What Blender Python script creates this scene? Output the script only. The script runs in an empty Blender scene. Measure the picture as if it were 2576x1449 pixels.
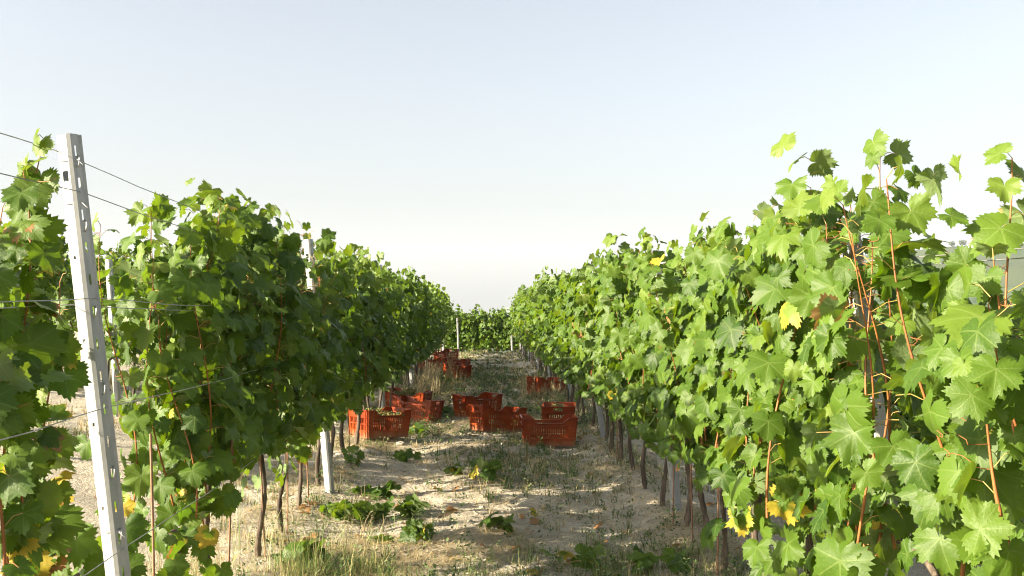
import bpy, math, random
import numpy as np
from mathutils import Vector, Matrix, noise as mnoise

R = math.radians
S = bpy.context.scene
COL = S.collection

# ------------------------------------------------------------------ camera
FPX, CX, CY = 2504.0, 1288.0, 724.5          # pixels of a 2576 x 1449 picture
CAMZ = 1.5
cam = bpy.data.cameras.new('camera'); camo = bpy.data.objects.new('camera', cam); COL.objects.link(camo)
cam.sensor_width = 36.0; cam.lens = 36.0 * FPX / 2576.0; cam.clip_start = 0.05; cam.clip_end = 20000
camo.location = (0, 0, CAMZ)
camo.rotation_euler = (R(90 + 1.35), 0, R(-1.716))
cam.dof.use_dof = True; cam.dof.focus_distance = 5.5; cam.dof.aperture_fstop = 32.0
S.camera = camo
CAMM = camo.rotation_euler.to_matrix()

# ------------------------------------------------------------------ sky, sun, exposure
SUN_EL, SUN_A = 22.5, 18.0                     # sun stands left (-X), SUN_A degrees towards the viewer
sdir = Vector((-math.cos(R(SUN_A)) * math.cos(R(SUN_EL)), -math.sin(R(SUN_A)) * math.cos(R(SUN_EL)), math.sin(R(SUN_EL))))
W = bpy.data.worlds.new('World'); S.world = W; W.use_nodes = True
wn, wl = W.node_tree.nodes, W.node_tree.links
wn.clear()
sky = wn.new('ShaderNodeTexSky'); sky.sky_type = 'NISHITA'; sky.sun_disc = False
sky.sun_elevation = R(SUN_EL); sky.sun_rotation = math.atan2(sdir.x, sdir.y)
sky.air_density = 1.0; sky.dust_density = 5.0; sky.ozone_density = 1.0; sky.altitude = 0
hs = wn.new('ShaderNodeHueSaturation'); hs.inputs['Saturation'].default_value = 0.55
bg = wn.new('ShaderNodeBackground'); bg.inputs['Strength'].default_value = 0.0645
wo = wn.new('ShaderNodeOutputWorld')
wl.new(sky.outputs[0], hs.inputs['Color']); wl.new(hs.outputs[0], bg.inputs[0]); wl.new(bg.outputs[0], wo.inputs[0])
sl = bpy.data.lights.new('sun', 'SUN'); sl.energy = 5.0; sl.angle = R(0.55); sl.color = (1.0, 0.86, 0.64)
so = bpy.data.objects.new('sun', sl); COL.objects.link(so)
so.rotation_euler = sdir.to_track_quat('Z', 'Y').to_euler(); so.location = (-30, -10, 20)
S.view_settings.view_transform = 'Standard'; S.view_settings.look = 'None'
S.view_settings.exposure = 2.12; S.view_settings.gamma = 1.0
S.render.engine = 'CYCLES'
S.cycles.max_bounces = 8; S.cycles.transmission_bounces = 6; S.cycles.transparent_max_bounces = 6
S.cycles.diffuse_bounces = 4; S.cycles.use_denoising = True; S.cycles.filter_width = 1.1

# ------------------------------------------------------------------ helpers
def pix(x, y, z=0.0):
    """ground point under a pixel of the 2576 x 1449 picture, at height z"""
    d = CAMM @ Vector(((x - CX) / FPX, (CY - y) / FPX, -1))
    t = (z - CAMZ) / d.z
    return (d.x * t, d.y * t)

def sstep(a, b, x):
    t = np.clip((np.asarray(x, float) - a) / (b - a), 0, 1)
    return t * t * (3 - 2 * t)

class VN:                                       # smooth value noise
    def __init__(s, seed, n=256):
        s.t = np.random.default_rng(seed).random((n, n)); s.n = n
    def __call__(s, x, y):
        x = np.asarray(x, float); y = np.asarray(y, float)
        xi = np.floor(x).astype(int); yi = np.floor(y).astype(int)
        fx = x - xi; fy = y - yi; fx = fx * fx * (3 - 2 * fx); fy = fy * fy * (3 - 2 * fy)
        n = s.n
        a = s.t[xi % n, yi % n]; b = s.t[(xi + 1) % n, yi % n]; c = s.t[xi % n, (yi + 1) % n]; d = s.t[(xi + 1) % n, (yi + 1) % n]
        return (a * (1 - fx) + b * fx) * (1 - fy) + (c * (1 - fx) + d * fx) * fy
vn1, vn2, vn3 = VN(1), VN(2), VN(3)

def tag(o, label=None, cat=None, group=None, kind=None):
    if label: o['label'] = label
    if cat: o['category'] = cat
    if group: o['group'] = group
    if kind: o['kind'] = kind
    return o

def empty(name, loc, rot=(0, 0, 0), sc=1.0):
    o = bpy.data.objects.new(name, None); COL.objects.link(o); o.empty_display_size = 0.1
    o.location = loc; o.rotation_euler = rot; o.scale = (sc, sc, sc); return o

def link(name, me, parent=None, loc=None, rot=None):
    o = bpy.data.objects.new(name, me); COL.objects.link(o)
    if parent: o.parent = parent
    if loc is not None: o.location = loc
    if rot is not None: o.rotation_euler = rot
    return o

class MB:
    """collects triangles / quads with numpy and writes ONE mesh"""
    def __init__(s): s.v = []; s.f3 = []; s.f4 = []; s.m3 = []; s.m4 = []; s.n = 0; s.at = {}
    def add(s, v, f, mat=0, **at):
        v = np.asarray(v, float).reshape(-1, 3); f = np.asarray(f, int)
        if len(f):
            (s.f3 if f.shape[1] == 3 else s.f4).append(f + s.n)
            (s.m3 if f.shape[1] == 3 else s.m4).append(np.full(len(f), mat))
        s.v.append(v); k = len(v)
        for nm in set(list(s.at) + list(at)):
            s.at.setdefault(nm, [np.zeros((s.n, 3))] if s.n else [])
            s.at[nm].append(np.asarray(at[nm], float).reshape(-1, 3) if nm in at else np.zeros((k, 3)))
        s.n += k
    def mesh(s, name, mats, smooth=True):
        v = np.concatenate(s.v) if s.v else np.zeros((0, 3))
        f3 = np.concatenate(s.f3) if s.f3 else np.zeros((0, 3), int)
        f4 = np.concatenate(s.f4) if s.f4 else np.zeros((0, 4), int)
        me = bpy.data.meshes.new(name)
        me.vertices.add(len(v)); me.vertices.foreach_set('co', v.ravel())
        nl = f3.size + f4.size
        me.loops.add(nl); me.loops.foreach_set('vertex_index', np.concatenate([f3.ravel(), f4.ravel()]).astype(np.int32))
        nf = len(f3) + len(f4); me.polygons.add(nf)
        st = np.concatenate([np.arange(len(f3)) * 3, f3.size + np.arange(len(f4)) * 4]).astype(np.int32)
        me.polygons.foreach_set('loop_start', st)
        mi = np.concatenate((s.m3 + s.m4) or [np.zeros(0)]).astype(np.int32)
        me.polygons.foreach_set('material_index', mi)
        me.polygons.foreach_set('use_smooth', np.full(nf, smooth))
        for nm, l in s.at.items():
            a = me.attributes.new(nm, 'FLOAT_VECTOR', 'POINT'); a.data.foreach_set('vector', np.concatenate(l).ravel())
        for m in (mats if isinstance(mats, (list, tuple)) else [mats]): me.materials.append(m)
        me.update(); me.validate(); return me
    # shapes
    def tube(s, pts, rad, n=6, mat=0, cap=True, **at):
        P = np.asarray(pts, float); m = len(P)
        rad = np.broadcast_to(np.asarray(rad, float), (m,)) if np.ndim(rad) <= 1 else rad
        T = np.gradient(P, axis=0); T /= np.linalg.norm(T, axis=1)[:, None] + 1e-9
        ref = np.array([1., 0, 0]) if abs(T[:, 0]).mean() < .8 else np.array([0, 0, 1.])
        A = np.cross(T, ref); A /= np.linalg.norm(A, axis=1)[:, None] + 1e-9; B = np.cross(T, A)
        th = np.arange(n) * 2 * np.pi / n
        ring = P[:, None] + rad[:, None, None] * (np.cos(th)[None, :, None] * A[:, None] + np.sin(th)[None, :, None] * B[:, None])
        V = ring.reshape(-1, 3); F = []
        i = np.arange(m - 1)[:, None] * n; j = np.arange(n)[None]; jn = (j + 1) % n
        F = np.stack([i + j, i + jn, i + n + jn, i + n + j], -1).reshape(-1, 4)
        k = s.n
        s.add(V, F, mat)
        if cap:
            for base, c, flip in ((0, P[0], 1), ((m - 1) * n, P[-1], 0)):
                vv = np.vstack([V[base:base + n], c[None]]); a = np.arange(n); b = (a + 1) % n
                tri = np.stack([a, b, np.full(n, n)], 1) if not flip else np.stack([b, a, np.full(n, n)], 1)
                s.add(vv, tri, mat)
    def box(s, lo, hi, mat=0, M=None):
        (x0, y0, z0), (x1, y1, z1) = lo, hi
        v = np.array([(x0, y0, z0), (x1, y0, z0), (x1, y1, z0), (x0, y1, z0), (x0, y0, z1), (x1, y0, z1), (x1, y1, z1), (x0, y1, z1)], float)
        if M is not None: v = v @ np.array(M.to_3x3()).T + np.array(M.translation)
        s.add(v, [(0, 3, 2, 1), (4, 5, 6, 7), (0, 1, 5, 4), (1, 2, 6, 5), (2, 3, 7, 6), (3, 0, 4, 7)], mat)
    def panel(s, uc, vc, hole, fn, th, mat=0):
        """sheet of cells uc x vc with holes, thickness th; fn(u, v, w) -> xyz"""
        nu, nv = len(uc) - 1, len(vc) - 1
        keep = [[not hole(.5 * (uc[i] + uc[i + 1]), .5 * (vc[j] + vc[j + 1])) for j in range(nv)] for i in range(nu)]
        V = [fn(u, v, w) for w in (0, th) for u in uc for v in vc]
        off = (nu + 1) * (nv + 1); I = lambda i, j, w: w * off + i * (nv + 1) + j
        F = []
        K = lambda i, j: 0 <= i < nu and 0 <= j < nv and keep[i][j]
        for i in range(nu):
            for j in range(nv):
                if not keep[i][j]: continue
                F.append((I(i, j, 1), I(i + 1, j, 1), I(i + 1, j + 1, 1), I(i, j + 1, 1)))
                F.append((I(i, j, 0), I(i, j + 1, 0), I(i + 1, j + 1, 0), I(i + 1, j, 0)))
                if not K(i, j - 1): F.append((I(i, j, 0), I(i + 1, j, 0), I(i + 1, j, 1), I(i, j, 1)))
                if not K(i, j + 1): F.append((I(i + 1, j + 1, 0), I(i, j + 1, 0), I(i, j + 1, 1), I(i + 1, j + 1, 1)))
                if not K(i - 1, j): F.append((I(i, j + 1, 0), I(i, j, 0), I(i, j, 1), I(i, j + 1, 1)))
                if not K(i + 1, j): F.append((I(i + 1, j, 0), I(i + 1, j + 1, 0), I(i + 1, j + 1, 1), I(i + 1, j, 1)))
        s.add(V, F, mat)

# ------------------------------------------------------------------ materials
def nmat(name):
    m = bpy.data.materials.new(name); m.use_nodes = True; nt = m.node_tree; nt.nodes.clear()
    out = nt.nodes.new('ShaderNodeOutputMaterial')
    def N(t, **kw):
        n = nt.nodes.new(t)
        for k, v in kw.items():
            if k in n.bl_rna.properties: setattr(n, k, v)
            else: n.inputs[k].default_value = v
        return n
    L = lambda a, b: nt.links.new(a, b)
    return m, N, L, out

def math_(N, L, op, a, b=None, c=None, clamp=False):
    n = N('ShaderNodeMath', operation=op, use_clamp=clamp)
    for i, v in enumerate((a, b, c)):
        if v is None: continue
        if isinstance(v, (int, float)): n.inputs[i].default_value = v
        else: L(v, n.inputs[i])
    return n.outputs[0]

def mixc(N, L, f, a, b):
    n = N('ShaderNodeMix', data_type='RGBA')
    for i, v in ((0, f), (6, a), (7, b)):
        if isinstance(v, (int, float)): n.inputs[i].default_value = v
        elif isinstance(v, tuple): n.inputs[i].default_value = (*v, 1)
        else: L(v, n.inputs[i])
    return n.outputs[2]

def mrange(N, L, v, a, b, c=0.0, d=1.0):
    n = N('ShaderNodeMapRange', interpolation_type='SMOOTHSTEP')
    n.inputs[1].default_value = a; n.inputs[2].default_value = b; n.inputs[3].default_value = c; n.inputs[4].default_value = d
    L(v, n.inputs[0]); return n.outputs[0]

VEINS = [0, 50, -50, 104, -104]
def leaf_material():
    m, N, L, out = nmat('vine_leaf')
    a = N('ShaderNodeAttribute', attribute_name='luv'); t = N('ShaderNodeAttribute', attribute_name='tone')
    sa = N('ShaderNodeSeparateXYZ'); L(a.outputs['Vector'], sa.inputs[0])
    st = N('ShaderNodeSeparateXYZ'); L(t.outputs['Vector'], st.inputs[0])
    u, v, rnd = sa.outputs; yel, dry, rnd2 = st.outputs
    vein = None
    for ang in VEINS:
        dx, dy = math.sin(R(ang)), math.cos(R(ang))
        al = math_(N, L, 'ADD', math_(N, L, 'MULTIPLY', u, dx), math_(N, L, 'MULTIPLY', v, dy))
        pe = math_(N, L, 'ABSOLUTE', math_(N, L, 'ADD', math_(N, L, 'MULTIPLY', u, dy), math_(N, L, 'MULTIPLY', v, -dx)))
        wd = math_(N, L, 'MULTIPLY_ADD', al, -0.018, 0.027)
        k = math_(N, L, 'MULTIPLY', math_(N, L, 'GREATER_THAN', wd, pe), math_(N, L, 'GREATER_THAN', al, 0.0))
        vein = k if vein is None else math_(N, L, 'MAXIMUM', vein, k)
    rad = N('ShaderNodeVectorMath', operation='LENGTH')
    cmb = N('ShaderNodeCombineXYZ'); L(u, cmb.inputs[0]); L(v, cmb.inputs[1]); L(cmb.outputs[0], rad.inputs[0])
    cmb2 = N('ShaderNodeCombineXYZ'); L(u, cmb2.inputs[0]); L(v, cmb2.inputs[1]); L(math_(N, L, 'MULTIPLY', rnd, 37.0), cmb2.inputs[2])
    nz = N('ShaderNodeTexNoise', Scale=3.2, Detail=3.0); L(cmb2.outputs[0], nz.inputs['Vector'])
    nf = N('ShaderNodeTexNoise', Scale=11.0, Detail=2.0); L(cmb2.outputs[0], nf.inputs['Vector'])
    cr = N('ShaderNodeValToRGB'); e = cr.color_ramp.elements
    e[0].position = 0.0; e[0].color = (0.022, 0.055, 0.006, 1); e[1].position = 1.0; e[1].color = (0.128, 0.182, 0.025, 1)
    x = cr.color_ramp.elements.new(0.55); x.color = (0.064, 0.120, 0.010, 1)
    L(rnd, cr.inputs[0])
    col = mixc(N, L, mrange(N, L, nf.outputs[0], .35, .75, 0, .35), cr.outputs[0], (0.075, 0.125, 0.014))
    col = mixc(N, L, math_(N, L, 'MULTIPLY', vein, .40), col, (0.15, 0.21, 0.055))
    er = math_(N, L, 'ADD', rad.outputs['Value'], math_(N, L, 'MULTIPLY', nz.outputs[0], 0.9))
    ym = mrange(N, L, math_(N, L, 'ADD', er, math_(N, L, 'MULTIPLY', yel, 1.5)), 1.35, 1.75)
    dm = mrange(N, L, math_(N, L, 'ADD', er, math_(N, L, 'MULTIPLY', dry, 1.5)), 1.55, 1.72)
    ygate = math_(N, L, 'MULTIPLY', ym, mrange(N, L, yel, .02, .1)); dgate = math_(N, L, 'MULTIPLY', dm, mrange(N, L, dry, .02, .1))
    top = mixc(N, L, ygate, col, (0.34, 0.27, 0.030)); top = mixc(N, L, dgate, top, (0.28, 0.15, 0.055))
    under = mixc(N, L, math_(N, L, 'MULTIPLY', vein, .6), (0.135, 0.195, 0.075), (0.24, 0.29, 0.13))
    under = mixc(N, L, ygate, under, (0.48, 0.42, 0.12)); under = mixc(N, L, dgate, under, (0.42, 0.25, 0.10))
    geo = N('ShaderNodeNewGeometry')
    base = mixc(N, L, geo.outputs['Backfacing'], top, under)
    p = N('ShaderNodeBsdfPrincipled', Roughness=0.5); p.inputs['Specular IOR Level'].default_value = 0.26; L(base, p.inputs['Base Color'])
    bp = N('ShaderNodeBump', Strength=0.35, Distance=0.004); L(math_(N, L, 'SUBTRACT', nf.outputs[0], vein), bp.inputs['Height']); L(bp.outputs[0], p.inputs['Normal'])
    tl = N('ShaderNodeBsdfTranslucent')
    tc = mixc(N, L, ygate, mixc(N, L, rnd, (0.130, 0.262, 0.004), (0.26, 0.345, 0.010)), (0.55, 0.40, 0.05)); tc = mixc(N, L, dgate, tc, (0.30, 0.14, 0.03))
    tc = mixc(N, L, math_(N, L, 'MULTIPLY', vein, .45), tc, (0.10, 0.16, 0.02))
    L(tc, tl.inputs[0])
    mx = N('ShaderNodeMixShader'); mx.inputs[0].default_value = 0.29
    L(p.outputs[0], mx.inputs[1]); L(tl.outputs[0], mx.inputs[2]); L(mx.outputs[0], out.inputs[0])
    return m

def simple(name, c0, c1, scale=8.0, rough=.7, bump=0.0, stretch=(1, 1, 1), metal=0.0, detail=5.0, spec=.4, trans=0.0, bdist=.01):
    m, N, L, out = nmat(name)
    tc = N('ShaderNodeTexCoord'); mp = N('ShaderNodeMapping'); mp.inputs['Scale'].default_value = stretch
    L(tc.outputs['Object'], mp.inputs[0])
    nz = N('ShaderNodeTexNoise', Scale=scale, Detail=detail, Roughness=.6); L(mp.outputs[0], nz.inputs['Vector'])
    col = mixc(N, L, mrange(N, L, nz.outputs[0], .3, .7), c0, c1)
    p = N('ShaderNodeBsdfPrincipled', Roughness=rough, Metallic=metal); p.inputs['Specular IOR Level'].default_value = spec
    L(col, p.inputs['Base Color'])
    if bump:
        b = N('ShaderNodeBump', Strength=bump, Distance=bdist); L(nz.outputs[0], b.inputs['Height']); L(b.outputs[0], p.inputs['Normal'])
    if trans:
        tl = N('ShaderNodeBsdfTranslucent'); L(col, tl.inputs[0])
        mx = N('ShaderNodeMixShader'); mx.inputs[0].default_value = trans
        L(p.outputs[0], mx.inputs[1]); L(tl.outputs[0], mx.inputs[2]); L(mx.outputs[0], out.inputs[0])
    else: L(p.outputs[0], out.inputs[0])
    return m

def blade_material(name, trans=.3):
    """colour carried by every blade's own tone attribute (a real colour per blade)"""
    m, N, L, out = nmat(name)
    t = N('ShaderNodeAttribute', attribute_name='tone')
    p = N('ShaderNodeBsdfPrincipled', Roughness=.6); p.inputs['Specular IOR Level'].default_value = .25
    L(t.outputs['Vector'], p.inputs['Base Color'])
    tl = N('ShaderNodeBsdfTranslucent'); L(t.outputs['Vector'], tl.inputs[0])
    mx = N('ShaderNodeMixShader'); mx.inputs[0].default_value = trans
    L(p.outputs[0], mx.inputs[1]); L(tl.outputs[0], mx.inputs[2]); L(mx.outputs[0], out.inputs[0])
    return m

def ground_material():
    m, N, L, out = nmat('dry_clay')
    tc = N('ShaderNodeTexCoord')
    def nz(s, d=6.0, st=(1, 1, 1), r=.6):
        mp = N('ShaderNodeMapping'); mp.inputs['Scale'].default_value = st; L(tc.outputs['Object'], mp.inputs[0])
        n = N('ShaderNodeTexNoise', Scale=s, Detail=d, Roughness=r); L(mp.outputs[0], n.inputs['Vector']); return n.outputs[0]
    big, mid, fine, fib, vf = nz(.9), nz(5.0), nz(28.0, 8), nz(20.0, 3, (1.6, .55, 1)), nz(85.0, 4)
    col = mixc(N, L, mrange(N, L, mid, .3, .7), (0.36, 0.325, 0.26), (0.49, 0.45, 0.37))
    col = mixc(N, L, mrange(N, L, big, .45, .75, 0, .55), col, (0.27, 0.24, 0.18))
    col = mixc(N, L, mrange(N, L, fine, .5, .75, 0, .55), col, (0.23, 0.185, 0.125))
    col = mixc(N, L, mrange(N, L, fib, .56, .72, 0, .5), col, (0.50, 0.42, 0.28))
    p = N('ShaderNodeBsdfPrincipled', Roughness=.95); p.inputs['Specular IOR Level'].default_value = .1
    L(col, p.inputs['Base Color'])
    ln = N('ShaderNodeVectorMath', operation='LENGTH'); L(tc.outputs['Object'], ln.inputs[0])      # the neighbouring plots are under grass
    col = mixc(N, L, mrange(N, L, math_(N, L, 'MULTIPLY_ADD', mid, 14.0, ln.outputs['Value']), 46, 62), col, (0.085, 0.11, 0.045))
    col = mixc(N, L, mrange(N, L, vf, .52, .72, 0, .6), col, (0.20, 0.165, 0.115))
    L(col, p.inputs['Base Color'])
    h = math_(N, L, 'ADD', math_(N, L, 'MULTIPLY', mid, .35), math_(N, L, 'MULTIPLY_ADD', vf, .28, math_(N, L, 'MULTIPLY', fine, .6)))
    b = N('ShaderNodeBump', Strength=1.0, Distance=.05); L(h, b.inputs['Height']); L(b.outputs[0], p.inputs['Normal'])
    L(p.outputs[0], out.inputs[0]); return m

def hill_material():
    m, N, L, out = nmat('hill_fields')
    tc = N('ShaderNodeTexCoord')
    vo = N('ShaderNodeTexVoronoi', Scale=.011); L(tc.outputs['Object'], vo.inputs['Vector'])
    sp = N('ShaderNodeSeparateXYZ'); L(vo.outputs['Color'], sp.inputs[0])
    wv = N('ShaderNodeTexWave', Scale=.16, Distortion=1.5); wv.inputs['Detail Scale'].default_value = .3; L(tc.outputs['Object'], wv.inputs['Vector'])
    nz = N('ShaderNodeTexNoise', Scale=.06, Detail=6.0); L(tc.outputs['Object'], nz.inputs['Vector'])
    g = mixc(N, L, sp.outputs[0], (0.03, 0.06, 0.024), (0.055, 0.09, 0.035))
    g = mixc(N, L, math_(N, L, 'MULTIPLY', wv.outputs['Fac'], .45), g, (0.09, 0.12, 0.05))
    g = mixc(N, L, mrange(N, L, sp.outputs[1], .80, .82), g, (0.055, 0.075, 0.03))
    g = mixc(N, L, mrange(N, L, nz.outputs[0], .58, .64), g, (0.03, 0.055, 0.02))
    p = N('ShaderNodeBsdfPrincipled', Roughness=.95); p.inputs['Specular IOR Level'].default_value = .1; L(g, p.inputs['Base Color'])
    L(p.outputs[0], out.inputs[0]); return m

M_leaf = leaf_material()
M_bark = simple('vine_bark', (0.034, 0.025, 0.018), (0.15, 0.115, 0.082), 16, .9, 1.0, (1, 1, .18), bdist=.02)
M_cane = simple('cane_bark', (0.19, 0.068, 0.018), (0.30, 0.115, 0.03), 16, .55, .15, (1, 1, .3))
M_petiole = simple('petiole', (0.30, 0.27, 0.06), (0.38, 0.20, 0.08), 9, .5)
M_zinc = simple('galvanised_steel', (0.23, 0.24, 0.24), (0.36, 0.365, 0.36), 14, .5, .08, (1, 1, .35), metal=.12, spec=.4)
M_hook = simple('hook_steel', (0.30, 0.31, 0.31), (0.45, 0.45, 0.44), 30, .45, metal=.6)
M_wire = simple('trellis_wire_steel', (0.20, 0.20, 0.20), (0.40, 0.40, 0.40), 4, .45, metal=.5)
M_stake = simple('rusty_rod', (0.16, 0.085, 0.05), (0.30, 0.17, 0.10), 30, .8, .4, (1, 1, .4))
def plastic_material():
    m, N, L, out = nmat('crate_plastic'); tc = N('ShaderNodeTexCoord')
    n1 = N('ShaderNodeTexNoise', Scale=4.0, Detail=4.0); n2 = N('ShaderNodeTexNoise', Scale=17.0, Detail=6.0, Roughness=.7)
    for n in (n1, n2): L(tc.outputs['Object'], n.inputs['Vector'])
    col = mixc(N, L, mrange(N, L, n1.outputs[0], .35, .65), (0.20, 0.026, 0.004), (0.31, 0.056, 0.009))
    sp = N('ShaderNodeSeparateXYZ'); L(tc.outputs['Object'], sp.inputs[0])
    mud = math_(N, L, 'ADD', mrange(N, L, sp.outputs[2], .0, .12, .30, 0), math_(N, L, 'MULTIPLY', n2.outputs[0], .55))
    col = mixc(N, L, mrange(N, L, mud, .36, .62, 0, .55), col, (0.24, 0.15, 0.09))          # dried mud and scuffs
    p = N('ShaderNodeBsdfPrincipled', Roughness=.38); p.inputs['Specular IOR Level'].default_value = .45; L(col, p.inputs['Base Color'])
    L(p.outputs[0], out.inputs[0]); return m
M_plastic = plastic_material()
M_berry = simple('grape_skin', (0.12, 0.14, 0.035), (0.22, 0.19, 0.06), 14, .35, trans=.2)
M_ground = ground_material()
M_grass = blade_material('grass_blades')
M_hill = hill_material()
M_mount = simple('far_mountain', (0.05, 0.085, 0.04), (0.10, 0.13, 0.06), .004, .95)
M_wall = simple('plaster', (0.26, 0.19, 0.15), (0.32, 0.24, 0.19), 1.2, .9)
M_wallw = simple('white_plaster', (0.30, 0.29, 0.28), (0.36, 0.35, 0.33), 1.2, .9)
M_roof = simple('terracotta', (0.17, 0.085, 0.06), (0.23, 0.12, 0.085), 2.0, .9)
M_pane = simple('dark_window', (0.03, 0.035, 0.04), (0.06, 0.06, 0.07), 3, .2)
M_tree = blade_material('tree_leaves', .15)

# ------------------------------------------------------------------ terrain
ROWX = 1.364
def ground_z(x, y, fine=True):
    x = np.asarray(x, float); y = np.asarray(y, float)
    l = np.clip(-x - 1.5, 0, 6.0); r = np.clip(x - 1.5, 0, None)
    z = 0.14 * l - 0.13 * np.clip(r, 0, 8) - 0.20 * np.clip(r - 8, 0, 140)
    z = z - 0.07 * np.clip(y - 36.5, 0, 8) - .16 * np.clip(y - 44.5, 0, 120)
    z = z + 0.05 * np.exp(-((np.abs(x) - ROWX) / .28) ** 2) - 0.025 * np.exp(-((np.abs(x - .1) - .78) / .24) ** 2)
    if fine:
        near = 1 - sstep(45, 70, np.hypot(x, y))
        z = z + near * (.07 * (vn1(x * .9 + 7, y * .9) - .5) + .035 * (vn2(x * 2.7, y * 2.7 + 3) - .5) + .020 * (vn3(x * 7, y * 7) - .5) + .018 * (vn1(x * 17, y * 17) - .5))
    return z
def gz(x, y): return float(ground_z(x, y))
def pixg(px, py):
    z = 0.0
    for _ in range(6): p = pix(px, py, z); z = .5 * z + .5 * gz(*p)
    return p

def build_ground():
    xs = np.concatenate([-np.geomspace(9, 1500, 40)[::-1], np.arange(-8.9, -2.2, .14), np.arange(-2.2, 2.3, .045), np.arange(2.3, 8.9, .14), np.geomspace(9, 1500, 40)])
    ys = np.concatenate([-np.geomspace(4, 600, 22)[::-1], np.arange(-3.5, 4, .3), np.arange(4, 13, .05), np.arange(13, 24, .09), np.arange(24, 48, .18), np.geomspace(48.2, 2500, 50)])
    X, Y = np.meshgrid(xs, ys, indexing='ij'); Z = ground_z(X, Y)
    nx, ny = X.shape
    i = np.arange(nx - 1)[:, None] * ny; j = np.arange(ny - 1)[None]
    F = np.stack([i + j, i + ny + j, i + ny + j + 1, i + j + 1], -1).reshape(-1, 4)
    mb = MB(); mb.add(np.stack([X, Y, Z], -1), F)
    tag(link('ground', mb.mesh('ground', M_ground)), 'pale dry clay soil of the vineyard lane', kind='structure')
build_ground()

def polar_hill(name, label, ridge, r0, r1, z0, mat, back, amp, seed):
    """a hillside seen across the valley: foot at r0 (height z0) rising to its ridge at r1, then falling away behind"""
    px = np.linspace(ridge[0][0], ridge[-1][0], 150)
    py = np.interp(px, [a for a, b in ridge], [b for a, b in ridge])
    az = np.arctan((px - 1213) / FPX); el = (783 - py) / FPX
    rr = np.concatenate([np.linspace(r0, r1, 40), np.linspace(r1, back, 10)[1:]])
    vn = VN(seed); V = []
    for a, e in zip(az, el):
        zt = CAMZ + e * r1
        t = np.clip((rr - r0) / (r1 - r0), 0, 1)
        z = z0 + (zt - z0) * (t * .75 + .25 * t * t)
        z = np.where(rr > r1, zt - (rr - r1) * .25, z)
        x = rr * math.sin(a); y = rr * math.cos(a)
        z = z + amp * (vn(x * .012 + 50, y * .012 + 50) - .5) * (1 - .8 * (np.abs(rr - r1) < 30))
        V.append(np.stack([x, y, z], 1))
    V = np.array(V); n, k = V.shape[:2]
    i = np.arange(n - 1)[:, None] * k; j = np.arange(k - 1)[None]
    F = np.stack([i + j, i + k + j, i + k + j + 1, i + j + 1], -1).reshape(-1, 4)
    mb = MB(); mb.add(V, F[:, ::-1])
    return tag(link(name, mb.mesh(name, mat)), label, kind='structure')
polar_hill('hill', 'green hillside of vineyards across the valley', [(1480, 830), (1600, 775), (1700, 722), (1766, 700), (1900, 678), (2100, 655), (2400, 636), (2576, 632), (3100, 660)], 260, 950, -38, M_hill, 1250, 10, 5)
polar_hill('mountain', 'pale blue mountain ridge fading into the haze', [(300, 840), (1000, 828), (1120, 818), (1233, 792), (1300, 768), (1420, 752), (1546, 741), (1750, 735), (2100, 750), (2900, 780)], 1700, 3200, -60, M_mount, 3900, 30, 6)

# ------------------------------------------------------------------ leaf templates
CTRL = [(0, 1.04), (8, .97), (20, .84), (31, .72), (42, .84), (54, .95), (64, .88), (78, .74), (88, .70), (100, .77), (112, .80), (126, .73), (142, .68), (156, .58), (167, .42), (174, .24), (180, .08)]
def leaf_template(rng, nout, ring, teeth):
    ph = np.linspace(-180, 180, nout, endpoint=False) + 360 / nout / 2
    r = np.interp(np.abs(ph), [c[0] for c in CTRL], [c[1] for c in CTRL])
    if teeth: r = r * (1 + np.where(np.arange(nout) % 2 == 0, .075, -.065) * (np.abs(ph) < 165)) * (1 + rng.normal(0, .03, nout))
    a = np.radians(ph)
    pts = [np.zeros((1, 2))]
    O = np.stack([np.sin(a) * r, np.cos(a) * r], 1)
    tris = []
    if ring:
        idx = np.arange(0, nout, 2)
        rm = np.minimum(r, .9)
        Rg = np.stack([np.sin(a[idx]) * rm[idx] * .55, np.cos(a[idx]) * rm[idx] * .55], 1)
        n2 = len(idx); pts += [Rg, O]
        for k in range(n2):
            k1 = (k + 1) % n2; o = 1 + n2
            tris += [(0, 1 + k1, 1 + k)] if k != n2 - 1 else []
            o0, o1, o2 = o + 2 * k, o + (2 * k + 1) % nout, o + (2 * k + 2) % nout
            if k == n2 - 1: continue
            tris += [(1 + k, o1, o0), (1 + k, 1 + k1, o1), (1 + k1, o2, o1)]
    else:
        pts += [O]
        tris = [(0, 1 + (k + 1) % nout, 1 + k) for k in range(nout - 1)]
    P = np.concatenate(pts); u, v = P[:, 0], P[:, 1]; rr = np.hypot(u, v); th = np.arctan2(u, v)
    fold, droop, wav, p0 = rng.uniform(.05, .50), rng.uniform(.02, .48), rng.uniform(.03, .14), rng.uniform(0, 6.3)
    z = fold * np.abs(u) - droop * rr ** 2 + wav * np.sin(3 * th + p0) * rr + wav * .8 * np.sin(7 * th + p0 * 2) * rr ** 2
    z += rng.normal(0, .10) * np.clip(v, 0, 1) ** 2 * 2 + rng.normal(0, .12) * u * v
    V = np.stack([u, v, z], 1); T = np.array(tris)
    n = np.cross(V[T[0, 1]] - V[T[0, 0]], V[T[0, 2]] - V[T[0, 0]])
    if n[2] < 0: T = T[:, ::-1]
    return V, T
rg = np.random.default_rng(11)
T_HI = [leaf_template(rg, 62, True, True) for _ in range(16)]
T_MID = [leaf_template(rg, 30, False, True) for _ in range(8)]
T_LO = [leaf_template(rg, 14, False, True) for _ in range(6)]

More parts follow.
